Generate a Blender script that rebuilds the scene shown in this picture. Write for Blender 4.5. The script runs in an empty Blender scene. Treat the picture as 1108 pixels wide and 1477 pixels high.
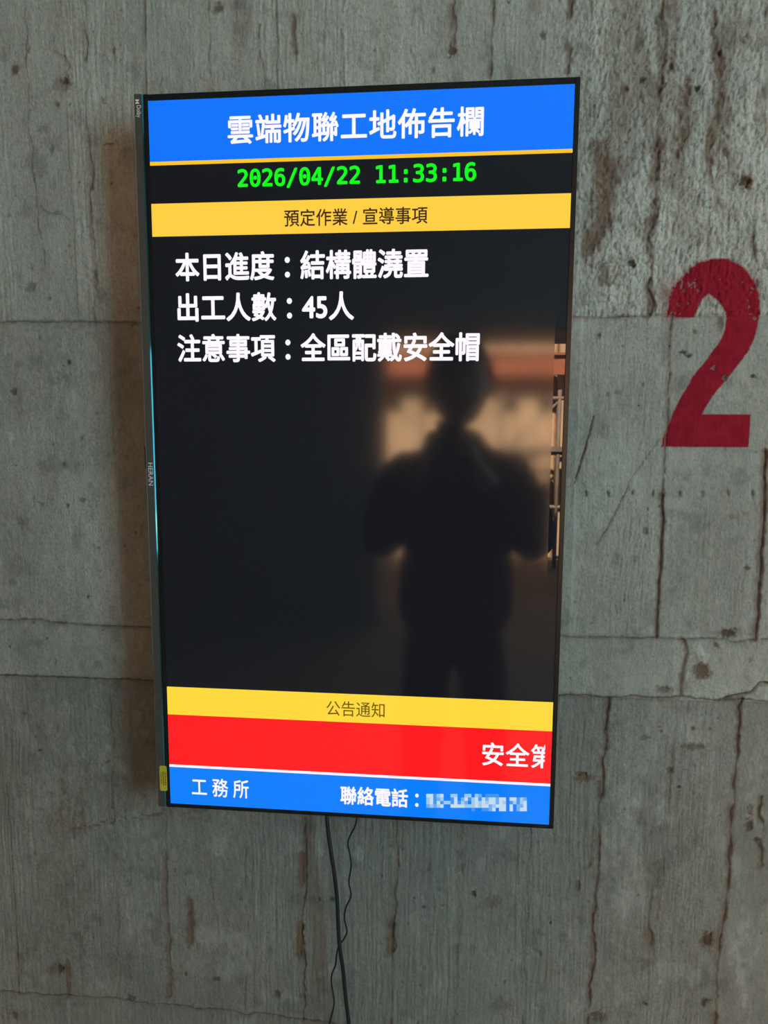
import bpy, bmesh, math, random, os
import numpy as np
from mathutils import Vector, Euler, Matrix

S = bpy.context.scene
COL = S.collection
random.seed(3)

# ------------------------------------------------------------------ camera, world, lights, exposure
F_PX = 1000.0                                   # focal length in pixels of the 1108 x 1477 frame
CAM = np.array([0.12213, -0.90016, 1.45783])
ROT = (1.45395819, -0.00536479, 0.09360652)
cd = bpy.data.cameras.new('camera')
cam = bpy.data.objects.new('camera', cd)
COL.objects.link(cam)
cam.location = CAM
cam.rotation_euler = ROT
cd.sensor_fit = 'VERTICAL'
cd.sensor_height = 36.0
cd.lens = 36.0 * F_PX / 1477.0
cd.clip_start = 0.005
S.camera = cam

S.view_settings.view_transform = 'Standard'
S.view_settings.look = 'None'
S.view_settings.exposure = 0.0
S.view_settings.gamma = 1.0
S.view_settings.use_curve_mapping = False

SKY = (0.60, 0.92, 1.0)
w = bpy.data.worlds.new('overcast_sky')
S.world = w
w.use_nodes = True
bg = w.node_tree.nodes['Background']
bg.inputs['Color'].default_value = (*SKY, 1)
bg.inputs['Strength'].default_value = 1.2

sd = bpy.data.lights.new('sun', 'SUN')
sd.energy = 74.0
sd.angle = math.radians(1.0)
sd.color = (1.0, 0.93, 0.82)
sun = bpy.data.objects.new('sun', sd)
COL.objects.link(sun)
sun.location = (-1, 6, 9)
sun.rotation_euler = Vector((0.15, -1.0, -1.15)).to_track_quat('-Z', 'Y').to_euler()

ad = bpy.data.lights.new('daylight_in_side_opening', 'AREA')
ad.shape = 'RECTANGLE'
ad.size = 1.2
ad.size_y = 1.7
ad.energy = 96.0
ad.color = (0.56, 0.96, 1.0)
area = bpy.data.objects.new('daylight_in_side_opening', ad)
COL.objects.link(area)
area.location = (2.58, -2.30, 2.02)
area.rotation_euler = (math.radians(90), 0, math.radians(90))

# ------------------------------------------------------------------ helpers
RM = np.array(Euler(ROT).to_matrix())
TV_Z = 1.40                                     # height of the middle of the screen
WALL_Y = 0.07                                   # face of the concrete wall; the screen lies at y = 0

def at(px, py, Y=0.0):
    """the point of the plane y = Y that the photograph shows at a pixel"""
    d = RM @ np.array([(px - 554.0) / F_PX, -(py - 738.5) / F_PX, -1.0])
    p = CAM + d * (Y - CAM[1]) / d[1]
    return float(p[0]), float(p[2])

def s2l(c):
    return tuple(((v / 255.0) / 12.92 if v / 255.0 <= 0.04045 else ((v / 255.0 + 0.055) / 1.055) ** 2.4) for v in c)

def mat(name, color=(0.5, 0.5, 0.5), rough=0.6, metal=0.0, spec=0.5, noise=0.0, nscale=40.0, bump=0.0, bscale=200.0):
    m = bpy.data.materials.new(name)
    m.use_nodes = True
    nt = m.node_tree
    b = nt.nodes['Principled BSDF']
    b.inputs['Base Color'].default_value = (*color, 1)
    b.inputs['Roughness'].default_value = rough
    b.inputs['Metallic'].default_value = metal
    b.inputs['Specular IOR Level'].default_value = spec
    tc = nt.nodes.new('ShaderNodeTexCoord')
    if noise > 0:
        n = nt.nodes.new('ShaderNodeTexNoise')
        n.inputs['Scale'].default_value = nscale
        n.inputs['Detail'].default_value = 6
        nt.links.new(tc.outputs['Object'], n.inputs['Vector'])
        r = nt.nodes.new('ShaderNodeMapRange')
        r.inputs['From Min'].default_value = 0.3
        r.inputs['From Max'].default_value = 0.7
        r.inputs['To Min'].default_value = 1 - noise
        r.inputs['To Max'].default_value = 1 + noise
        nt.links.new(n.outputs['Fac'], r.inputs['Value'])
        mx = nt.nodes.new('ShaderNodeVectorMath')
        mx.operation = 'SCALE'
        mx.inputs[0].default_value = color
        nt.links.new(r.outputs['Result'], mx.inputs['Scale'])
        nt.links.new(mx.outputs['Vector'], b.inputs['Base Color'])
    if bump > 0:
        n2 = nt.nodes.new('ShaderNodeTexNoise')
        n2.inputs['Scale'].default_value = bscale
        n2.inputs['Detail'].default_value = 4
        nt.links.new(tc.outputs['Object'], n2.inputs['Vector'])
        bp = nt.nodes.new('ShaderNodeBump')
        bp.inputs['Strength'].default_value = bump
        bp.inputs['Distance'].default_value = 0.002
        nt.links.new(n2.outputs['Fac'], bp.inputs['Height'])
        nt.links.new(bp.outputs['Normal'], b.inputs['Normal'])
    return m

def obj(name, me, m=None, parent=None):
    if isinstance(me, bmesh.types.BMesh):
        bm = me
        me = bpy.data.meshes.new(name)
        bm.to_mesh(me)
        bm.free()
    o = bpy.data.objects.new(name, me)
    COL.objects.link(o)
    for q in (m if isinstance(m, (list, tuple)) else [m]):
        if q is not None:
            me.materials.append(q)
    if parent is not None:
        o.parent = parent
        o.matrix_parent_inverse = Matrix.Translation(-Vector(parent_loc(parent)))
    return o

def parent_loc(p):
    v = Vector((0, 0, 0))
    while p is not None:
        v += p.location
        p = None if p.parent is None else None
    return v

def tag(o, label, cat, group=None):
    o['label'] = label
    o['category'] = cat
    if group:
        o['group'] = group
    return o

def thing(name, loc, label, cat, group=None):
    o = bpy.data.objects.new(name, None)
    COL.objects.link(o)
    o.location = loc
    o.empty_display_size = 0.05
    return tag(o, label, cat, group)

def struct(o):
    o['kind'] = 'structure'
    return o

def add_box(bm, x0, x1, y0, y1, z0, z1, bev=0.0, seg=2):
    r = bmesh.ops.create_cube(bm, size=1.0)
    vs = r['verts']
    for v in vs:
        v.co = Vector(((x0 + x1) / 2 + v.co.x * (x1 - x0), (y0 + y1) / 2 + v.co.y * (y1 - y0), (z0 + z1) / 2 + v.co.z * (z1 - z0)))
    if bev > 0:
        es = list({e for v in vs for e in v.link_edges})
        bmesh.ops.bevel(bm, geom=es, offset=bev, segments=seg, affect='EDGES', profile=0.5)
    return bm

def box(name, dims, m, parent=None, bev=0.0, seg=2):
    return obj(name, add_box(bmesh.new(), *dims, bev=bev, seg=seg), m, parent)

def smooth_curve(pts, n=12):
    P = [Vector(p) for p in pts]
    out = []
    for i in range(len(P) - 1):
        p0 = P[max(i - 1, 0)]; p1 = P[i]; p2 = P[i + 1]; p3 = P[min(i + 2, len(P) - 1)]
        for k in range(n):
            t = k / n
            out.append(0.5 * ((2 * p1) + (p2 - p0) * t + (2 * p0 - 5 * p1 + 4 * p2 - p3) * t * t + (3 * p1 - p0 - 3 * p2 + p3) * t ** 3))
    out.append(P[-1])
    return out

def add_tube(bm, pts, r, seg=12, flat=1.0):
    rings = []
    prev = None
    for i, p in enumerate(pts):
        t = (pts[min(i + 1, len(pts) - 1)] - pts[max(i - 1, 0)]).normalized()
        a = Vector((0, 1, 0)) if prev is None else prev
        u = (a - t * a.dot(t))
        if u.length < 1e-4:
            u = Vector((1, 0, 0)) - t * t.x
        u.normalize()
        prev = u
        v = t.cross(u)
        rings.append([bm.verts.new(p + u * math.cos(2 * math.pi * k / seg) * r * flat + v * math.sin(2 * math.pi * k / seg) * r) for k in range(seg)])
    for a, b in zip(rings[:-1], rings[1:]):
        for k in range(seg):
            f = bm.faces.new((a[k], a[(k + 1) % seg], b[(k + 1) % seg], b[k]))
            f.smooth = True
    bm.faces.new(list(reversed(rings[0])))
    bm.faces.new(rings[-1])
    return bm

# ------------------------------------------------------------------ the concrete wall: relief and stains
_lat = {}
def vnoise(X, Y, sx, sy, seed):
    """smooth value noise, -1..1, cell size sx by sy"""
    u = X / sx + 1000.37 * (seed % 7 + 1)
    v = Y / sy + 773.11 * (seed % 5 + 1)
    i = np.floor(u).astype(np.int64); j = np.floor(v).astype(np.int64)
    fu = u - i; fv = v - j
    fu = fu * fu * (3 - 2 * fu); fv = fv * fv * (3 - 2 * fv)
    T = _lat.setdefault(seed, np.random.RandomState(seed).uniform(-1, 1, (512, 512)).astype(np.float32))
    i %= 512; j %= 512
    i1 = (i + 1) % 512; j1 = (j + 1) % 512
    return (T[i, j] * (1 - fu) + T[i1, j] * fu) * (1 - fv) + (T[i, j1] * (1 - fu) + T[i1, j1] * fu) * fv

def fbm(X, Y, sx, sy, seed, n=4, g=0.5):
    out = 0; a = 1.0; tot = 0
    for k in range(n):
        out = out + a * vnoise(X, Y, sx / 2 ** k, sy / 2 ** k, seed + 11 * k)
        tot += a; a *= g
    return out / tot

def sstep(a, b, x):
    t = np.clip((x - a) / (b - a), 0, 1)
    return t * t * (3 - 2 * t)

STEP = 0.00145
xs = np.concatenate([np.linspace(-3.0, -0.68, 40)[:-1], np.arange(-0.68, 0.68, STEP), np.linspace(0.68, 2.6, 34)])
zs = np.concatenate([np.linspace(0.0, 0.44, 10)[:-1], np.arange(0.44, 2.12, STEP), np.linspace(2.12, 3.0, 18)])
NX, NZ = len(xs), len(zs)
GX, GZ = np.meshgrid(xs, zs)                    # row = height, column = x
q = np.stack([GX - CAM[0], np.full_like(GX, WALL_Y) - CAM[1], GZ - CAM[2]], -1) @ RM
U = 554.0 + F_PX * q[..., 0] / -q[..., 2]       # where the photograph shows each spot of the wall
V = 738.5 - F_PX * q[..., 1] / -q[..., 2]
MX, MZ = GX * 1000.0, GZ * 1000.0               # millimetres
H = np.zeros_like(GX)                           # relief in millimetres, + towards the room
rust = np.zeros_like(GX); pale = np.zeros_like(GX); dark = np.zeros_like(GX); tint = np.zeros_like(GX); paint = np.zeros_like(GX)

Wu = U + 2.5 * vnoise(MX, MZ, 14, 22, 5) + 1.2 * vnoise(MX, MZ, 4, 7, 6)
Wv = V + 2.5 * vnoise(MX, MZ, 22, 14, 7) + 1.2 * vnoise(MX, MZ, 7, 4, 8)

# where each pour and each board of the formwork lies
top_edge = 463 - 0.008 * (U - 100)
band_top = 893 + 0.0225 * U
band_bot = 973 + 0.037 * U
low_edge = 1430 + 0.095 * U
zone = np.where(V < top_edge, 0, np.where(V < band_top, 1, np.where(V < band_bot, 2, np.where(V < low_edge, 3, 4))))
rough_tr = sstep(780, 850, U + 25 * vnoise(MX, MZ, 50, 80, 9)) * (V < top_edge)      # crumbly patch at the upper right
rough_top = (V < top_edge) * sstep(180, 420, U)

board_edges = {
    0: [42, 128, 212, 301, 380, 498, 600, 712, 822, 950, 1040],
    1: [90, 170, 830, 957, 1098],
    2: [450, 985],
    3: [22, 80, 165, 240, 354, 438, 570, 662, 760, 870, 970, 1052],
    4: [60, 300, 520, 700, 900],
}
lean = 0.075 * (U - 522) / 600.0 * -1.0          # boards are plumb; in the photograph they converge downwards
Ub = U - (V - 738) * lean
for z, ed in board_edges.items():
    ed_ = np.array(ed, float)
    k = np.searchsorted(ed_, Ub + 1.5 * vnoise(MX, MZ, 30, 60, 21))
    rs = np.random.RandomState(40 + z)
    off = rs.uniform(-0.5, 0.5, len(ed) + 2); gr = rs.uniform(0.15, 1.0, len(ed) + 2); tn = rs.uniform(-1, 1, len(ed) + 2)
    m_ = zone == z
    if z == 1:
        gr[:3] = 0.25
    if z == 2:
        gr[:] = 0.15
    H += np.where(m_, off[k], 0)
    tint += np.where(m_, 0.5 * tn[k], 0)
    grain = vnoise(MX + 3 * vnoise(MX, MZ, 25, 60, 31 + z), MZ, 2.6, 70, 50 + z) + 0.7 * vnoise(MX, MZ, 1.5, 30, 60 + z)
    H += np.where(m_, gr[k] * 0.58 * grain, 0)

flake = fbm(MX + 4 * vnoise(MX, MZ, 12, 12, 15), MZ, 9, 16, 16, 3)
flake = np.round(flake * 3.5) / 3.5 * 0.7 + flake * 0.3
H += (0.10 + 0.3 * rough_top + 0.9 * rough_tr) * flake
crack = 1 - np.abs(fbm(MX + 2 * vnoise(MX, MZ, 7, 9, 161), MZ, 6.5, 13, 163, 3))
H += (0.20 + 0.20 * rough_top + 1.15 * rough_tr) * fbm(MX, MZ, 3.0, 4.6, 18, 2)
H -= (0.10 * rough_top + 0.85 * rough_tr) * sstep(0.86, 0.99, crack)
dark += (0.05 * rough_top + 0.34 * rough_tr) * sstep(0.88, 0.99, crack) + 0.20 * rough_tr * sstep(0.1, 0.8, -fbm(MX, MZ, 3.0, 5.5, 18, 2))
H += 0.8 * fbm(MX, MZ, 90, 160, 19, 3)
H += (0.28 + 0.14 * (zone >= 3)) * fbm(MX, MZ, 6, 9, 77, 3)
H += 0.36 * fbm(MX, MZ, 3.0, 3.8, 79, 2) * sstep(-0.2, 0.5, fbm(MX, MZ, 50, 70, 78, 3))
H += np.where(zone == 2, 0.8, 0) + np.where(zone == 0, 0.4, 0)

# soft discoloration, and the tone of each pour, which also paints in light falling off downwards
tone = np.select([zone == 0, zone == 1, zone == 2, zone == 3], [0.72, 0.50, 0.48, 0.06], 0.02) + 0.10 * rough_tr + 0.22 * fbm(MX, MZ, 60, 110, 181, 4) + 0.12 * fbm(MX, MZ, 9, 14, 183, 3)
big = fbm(MX, MZ, 120, 200, 81, 4)
rust += 0.32 * sstep(0.15, 0.6, fbm(MX, MZ, 35, 120, 83, 4)) * (0.4 + rough_top - 0.25 * (zone >= 3))
rust += 0.35 * rough_tr * sstep(0.0, 0.5, fbm(MX, MZ, 14, 40, 85, 3))
pale += 0.55 * rough_tr * sstep(0.1, 0.6, fbm(MX, MZ, 22, 45, 87, 3))
pale += 0.35 * sstep(0.25, 0.6, fbm(MX, MZ, 30, 50, 89, 4))
dark += 0.30 * sstep(0.25, 0.65, fbm(MX, MZ, 26, 30, 91, 4))
dark += 0.12 * sstep(0.45, 0.62, vnoise(MX, MZ, 3.2, 4.0, 93) * 0.6 + 0.5 * fbm(MX, MZ, 60, 60, 95, 2))
pale += 0.25 * sstep(0.6, 1.0, (zone == 2).astype(float)) * sstep(-0.2, 0.5, fbm(MX, MZ, 40, 60, 97, 3))

def seg_dist(pts, pad, wob):
    P = np.array(pts, float)
    m_ = (U > P[:, 0].min() - pad) & (U < P[:, 0].max() + pad) & (V > P[:, 1].min() - pad) & (V < P[:, 1].max() + pad)
    idx = np.nonzero(m_)
    x = U[idx] + wob * (Wu[idx] - U[idx]); y = V[idx] + wob * (Wv[idx] - V[idx])
    best = np.full(len(x), 1e9); side = np.zeros(len(x))
    for (x0, y0), (x1, y1) in zip(P[:-1], P[1:]):
        dx, dy = x1 - x0, y1 - y0
        t = np.clip(((x - x0) * dx + (y - y0) * dy) / (dx * dx + dy * dy + 1e-9), 0, 1)
        d = np.hypot(x - x0 - t * dx, y - y0 - t * dy)
        s = np.sign((x - x0) * dy - (y - y0) * dx)
        side = np.where(d < best, s, side)
        best = np.minimum(best, d)
    return idx, best, side

def groove(pts, w=1.6, dep=1.2, r=0.0, dk=0.5, wob=1.0, patch=True, stp=0.0, rw=3.0):
    """a joint between boards: a furrow (dep < 0: a fin), a rust trace r, a darker line dk, a step stp across it"""
    idx, d, s = seg_dist(pts, 26, wob)
    pm = sstep(-0.5, 0.2, vnoise(MX[idx], MZ[idx], 25, 25, 101)) if patch else 1.0
    pm = 0.25 + 0.75 * pm
    w = w * 0.8 * (1 + 0.5 * vnoise(MX[idx], MZ[idx], 4, 6, 175))
    g = np.exp(-(d / w) ** 2)
    H[idx] -= dep * g * pm
    H[idx] += stp * s * np.exp(-(d / 14.0) ** 2)
    if r:
        rust[idx] += r * np.exp(-((d * s + 1.6) / (w * rw * 0.85)) ** 2) * pm
    if dk:
        dark[idx] += 1.3 * dk * np.exp(-(d / (w * 0.75)) ** 2) * pm

def patch(x, y, rx, ry, arr, amt):
    """a ragged stain"""
    m_ = np.nonzero((np.abs(U - x) < rx * 2.2) & (np.abs(V - y) < ry * 2.2))
    d = np.hypot((U[m_] - x) / rx, (V[m_] - y) / ry) + 0.95 * fbm(MX[m_], MZ[m_], 15, 34, 191, 4)
    arr[m_] += amt * (1 - sstep(0.55, 1.1, d)) * (0.3 + 0.7 * sstep(-0.35, 0.3, fbm(MX[m_], MZ[m_], 5, 9, 193, 3)))
for a in [(836, 250, 14, 50, .8), (842, 330, 22, 110, .6), (848, 440, 26, 50, .5), (925, 250, 26, 80, .45), (942, 70, 10, 60, .6), (1022, 110, 14, 60, .7), (1010, 190, 14, 30, .6), (978, 200, 12, 18, .7),
          (1070, 190, 30, 60, .35), (1095, 60, 20, 80, .4), (1090, 140, 18, 60, .3), (905, 330, 20, 60, .35), (980, 420, 40, 40, .3), (845, 560, 10, 130, .4), (905, 650, 26, 60, .35), (880, 540, 14, 60, .3), (828, 830, 10, 90, .4), (905, 1230, 34, 90, .38), (935, 1130, 24, 60, .3), (1072, 1380, 22, 110, .5), (1092, 1130, 16, 90, .4), (810, 1440, 40, 40, .2), (700, 1400, 60, 40, .15), (205, 1250, 36, 110, .28), (480, 1230, 30, 60, .15), (1000, 1050, 40, 30, .25)]:
    patch(*a[:4], pale, a[4])
for a in [(872, 250, 16, 60, .8), (866, 310, 16, 40, .7), (850, 300, 10, 60, .4), (962, 60, 12, 70, .7), (968, 150, 16, 60, .6), (985, 180, 12, 50, .6), (1040, 110, 16, 80, .7), (1050, 170, 20, 60, .5), (1035, 215, 14, 50, .6), (1060, 260, 22, 40, .3), (700, 90, 10, 40, .4), (640, 40, 14, 50, .3)]:
    patch(*a[:4], rust, a[4] * 0.7)
for a in [(95, 1230, 36, 130, .34), (40, 1060, 40, 60, .2), (110, 1140, 30, 60, .25)]:
    patch(*a[:4], rust, a[4])
# --- joints of the upper pour
groove([(36, 0), (40, 100), (42, 150), (44, 190), (51, 268), (52, 330), (63, 355), (67, 383)], 1.6, 1.0, 0.3, 0.5, 1.6)
groove([(120, 0), (122, 56), (125, 103), (126, 150), (128, 187), (131, 249), (134, 296), (138, 460)], 1.8, 1.3, 0.5, 0.55, 1.6, stp=0.3)
groove([(211, 0), (213, 138)], 1.3, -1.2, 0.2, 0.0, 0.4, False)
groove([(208, 0), (210, 138)], 1.5, 0.8, 0.35, 0.3, 0.6)
groove([(300, 0), (303, 135)], 1.2, 1.0, 0.2, 0.45, 0.5)
groove([(372, 35), (378, 80), (383, 125)], 1.6, 1.4, 0.4, 0.5, 1.5)
groove([(400, 0), (402, 128)], 1.4, -1.2, 0.4, 0.1, 0.8)
groove([(424, 25), (427, 90)], 2.0, 1.6, 0.9, 0.5, 1.2)
groove([(498, 0), (497, 125)], 1.6, -1.5, 0.0, 0.0, 1.2)
groove([(595, 0), (596, 110)], 1.5, 0.7, 0.2, 0.3, 1.2)
groove([(655, 0), (656, 70), (650, 95)], 2.0, 1.4, 0.8, 0.4, 1.8)
groove([(712, 0), (710, 50), (708, 110)], 2.0, 1.6, 0.8, 0.5, 1.4, stp=0.4)
groove([(738, 80), (737, 115)], 2.5, 1.2, 1.0, 0.3, 1.4)
groove([(824, 0), (821, 70), (818, 108)], 2.2, 1.5, 0.9, 0.5, 1.4)
groove([(954, 0), (960, 50), (957, 110), (950, 180), (946, 300), (940, 340), (938, 452)], 3.0, 2.0, 0.9, 0.5, 1.8, stp=0.6)
groove([(972, 0), (972, 45), (968, 100)], 2.5, 1.5, 0.9, 0.3, 1.5)
groove([(1028, 0), (1034, 60), (1045, 110), (1038, 170), (1020, 220), (1040, 300)], 3.0, 1.4, 0.8, 0.4, 2.0)
groove([(990, 110), (993, 170), (992, 208), (978, 226)], 2.5, 1.4, 0.7, 0.4, 2.0)
groove([(1088, 335), (1090, 370), (1094, 420)], 2.0, 1.6, 0.9, 0.6, 1.2)
groove([(866, 215), (880, 260), (870, 330), (850, 360)], 7.0, 0.8, 1.0, 0.1, 2.5)
# --- edge of the upper pour
groove([(-60, 463), (120, 464), (215, 465)], 1.5, 1.6, 0.4, 0.6, 0.6, False)
groove([(815, 459), (905, 457), (930, 456)], 1.5, 1.6, 0.4, 0.5, 0.8, False)
groove([(930, 455), (1108, 452), (1200, 451)], 1.1, 0.9, 0.3, 0.3, 0.6)
# --- joints of the middle pour
groove([(968, 456), (966, 520), (964, 580), (960, 650), (957, 715)], 1.4, 1.5, 0.6, 0.6, 0.6, False)
groove([(957, 715), (956, 760), (952, 840), (948, 918)], 2.2, 2.6, 1.0, 0.6, 0.5, False, stp=0.5, rw=2.2)
groove([(1106, 650), (1104, 720), (1098, 800), (1096, 860), (1091, 922)], 2.4, 2.8, 1.0, 0.7, 0.7, False, stp=0.6)
groove([(857, 600), (846, 640), (829, 697)], 1.6, 2.6, 0.4, 0.9, 0.3, False)
groove([(906, 704), (888, 735), (875, 760), (860, 786)], 1.3, 1.6, 0.2, 0.5, 1.2, False)
groove([(952, 634), (930, 662), (905, 700)], 1.0, 0.8, 0.1, 0.4, 0.7, False)
for k in range(9):
    groove([(889 + k * 6.2 + 10, 715 + 5 * k), (886 + k * 6.2 + 8, 780), (884 + k * 6.0, 850), (878 + k * 6.2, 915)], 0.8, 0.65, 0.1, 0.22, 0.9)
for k in range(10):
    groove([(914 + k * 3.2, 470), (914 + k * 3.0, 540), (916 + k * 2.6, 620), (917 + k * 2.2, 690)], 0.8, 0.5, 0.0, 0.15, 0.9)
for k in range(6):
    groove([(1052 + k * 6, 740), (1048 + k * 6, 800), (1040 + k * 6, 860), (1036 + k * 6, 912)], 0.9, 0.55, 0.1, 0.2, 1.0)
for k in range(5):
    groove([(845 + k * 9, 470), (844 + k * 9, 560), (846 + k * 8, 700)], 0.8, 0.45, 0.05, 0.15, 1.1)
groove([(836, 480), (833, 600), (826, 800), (822, 915)], 3.0, -0.5, 0.0, 0.0, 1.0)
groove([(54, 560), (110, 540), (160, 530)], 1.2, 0.4, 0.1, 0.2, 2.0)
# --- the flush band between two lifts
groove([(-60, 891), (60, 894), (110, 901), (230, 905)], 1.5, 1.6, 0.4, 0.6, 0.5, False, stp=-0.4)
groove([(795, 917), (850, 919), (950, 920), (1040, 921), (1055, 925), (1108, 922), (1180, 922)], 1.6, 1.8, 0.4, 0.55, 0.6, False, stp=-0.4)
groove([(-60, 971), (0, 973), (100, 977), (230, 982)], 1.6, 2.0, 0.4, 0.75, 0.4, False, stp=0.4)
groove([(795, 1002), (870, 1004), (980, 1005), (1040, 1008), (1120, 1011)], 1.8, 2.0, 0.5, 0.6, 0.6, False, stp=0.4)
groove([(985, 920), (991, 942), (986, 962), (984, 985), (982, 1003)], 2.6, 2.4, 1.2, 0.4, 0.9, False, rw=1.6)
groove([(1042, 1006), (1062, 1002), (1084, 996), (1093, 985), (1110, 986)], 2.0, 3.0, 0.6, 0.9, 0.8, False, stp=1.0)
# --- joints of the lower pour
groove([(877, 1006), (875, 1060), (870, 1100), (868, 1150), (865, 1200), (860, 1290), (858, 1340), (852, 1440), (849, 1490)], 2.0, 2.0, 0.9, 0.6, 1.6, stp=0.4)
groove([(856, 1195), (850, 1250)], 2.0, 1.6, 0.9, 0.4, 0.8)
groove([(1070, 1010), (1064, 1080), (1058, 1150), (1055, 1200), (1048, 1290), (1040, 1350), (1030, 1490)], 2.2, 2.2, 1.0, 0.6, 1.2, stp=0.5)
groove([(976, 1010), (975, 1050), (968, 1120), (960, 1220), (950, 1330)], 1.4, 1.0, 0.5, 0.35, 1.2)
groove([(766, 1195), (763, 1290), (757, 1370), (755, 1490)], 1.2, 1.2, 0.2, 0.45, 0.8)
groove([(668, 1195), (664, 1330), (659, 1400), (657, 1490)], 1.2, 1.0, 0.3, 0.4, 1.1)
groove([(573, 1185), (571, 1290), (568, 1330), (566, 1440), (565, 1490)], 1.6, 1.6, 0.7, 0.5, 1.2)
groove([(938, 1290), (936, 1335), (941, 1382)], 2.2, 2.0, 0.9, 0.6, 1.3)
groove([(1098, 1150), (1100, 1200), (1098, 1250)], 2.4, 2.2, 0.9, 0.7, 1.5)
groove([(8, 1130), (14, 1200), (20, 1280), (27, 1432)], 1.2, 1.3, 0.3, 0.5, 0.5, False)
groove([(165, 1140), (168, 1260), (170, 1320), (172, 1440)], 1.2, 0.7, 0.2, 0.3, 1.1)
groove([(160, 985), (162, 1080), (164, 1165)], 1.5, 0.9, 0.3, 0.4, 1.4)
groove([(80, 985), (82, 1055)], 1.0, 0.7, 0.1, 0.35, 0.6)
groove([(238, 1168), (239, 1250), (241, 1340), (246, 1437)], 1.5, 1.5, 0.8, 0.4, 1.2)
groove([(352, 1165), (355, 1250), (355, 1350), (354, 1462)], 1.2, 0.9, 0.2, 0.35, 1.2)
groove([(300, 1230), (308, 1290), (315, 1350)], 1.2, 0.8, 0.2, 0.35, 1.2)
groove([(441, 1180), (441, 1270), (436, 1340), (440, 1380), (438, 1472)], 1.5, 1.8, 0.5, 0.5, 1.0, False, stp=0.35)
groove([(437, 1235), (437, 1272)], 2.6, 1.2, 1.3, 0.2, 0.3, False)
groove([(436, 1335), (434, 1378)], 2.6, 1.2, 1.3, 0.2, 0.3, False)
groove([(567, 1330), (565, 1372)], 2.6, 1.2, 1.2, 0.3, 0.3, False)
groove([(275, 1300), (278, 1330), (275, 1360)], 3.2, 1.0, 0.9, 0.2, 0.8, False)
for k in range(13):
    groove([(524 + k * 4, 1190), (525 + k * 4, 1300), (521 + k * 4.4, 1477)], 0.8, 0.4, 0.0, 0.12, 1.0)
for k in range(14):
    groove([(985 + k * 5, 1020), (976 + k * 5, 1200), (960 + k * 5.2, 1477)], 0.9, 0.55, 0.12, 0.18, 1.2)
for k in range(9):
    groove([(366 + k * 8, 1200), (366 + k * 8, 1330), (364 + k * 8, 1450)], 0.8, 0.35, 0.0, 0.12, 1.1)
for k in range(12):
    groove([(172 + k * 5.4, 1180), (174 + k * 5.4, 1300), (176 + k * 5.6, 1430)], 0.8, 0.4, 0.0, 0.12, 1.1)
groove([(-60, 1425), (0, 1430), (100, 1437), (200, 1445), (300, 1455), (438, 1472), (620, 1492)], 1.6, 2.0, 0.4, 0.6, 1.1, False, stp=0.4)
groove([(100, 1385), (101, 1440)], 1.4, 1.0, 0.9, 0.3, 0.6)
# cracks at the left
groove([(80, 72), (92, 80), (97, 96), (96, 112)], 1.3, 0.8, 0.4, 0.5, 1.2, False)
groove([(55, 295), (75, 303), (95, 312), (118, 318)], 1.5, 0.8, 0.2, 0.5, 2.2)
groove([(150, 208), (168, 207)], 1.5, 1.0, 0.2, 0.7, 0.6, False)

def pit(x, y, rx, ry=None, dep=2.0, dk=0.8, r=0.0, pl=0.0, rot=0.0, rim=0.0):
    ry = ry or rx
    R_ = max(rx, ry) * 3
    idx = np.nonzero((np.abs(U - x) < R_) & (np.abs(V - y) < R_))
    a = Wu[idx] * 0.6 + U[idx] * 0.4 - x; b = Wv[idx] * 0.6 + V[idx] * 0.4 - y
    c, s = math.cos(rot), math.sin(rot)
    d = np.hypot((a * c + b * s) / rx, (-a * s + b * c) / ry)
    d = d * (1 + 0.38 * vnoise(MX[idx], MZ[idx], 3.0, 3.4, 171) + 0.2 * vnoise(MX[idx], MZ[idx], 1.7, 1.9, 173))
    k = 1 - sstep(0.6, 1.15, d)
    H[idx] -= dep * k
    if rim:
        H[idx] += rim * np.exp(-((d - 1.25) / 0.3) ** 2)
    dark[idx] += dk * k
    rust[idx] += r * (1 - sstep(0.7, 1.9, d))
    pale[idx] += pl * (1 - sstep(0.8, 1.7, d))

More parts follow.
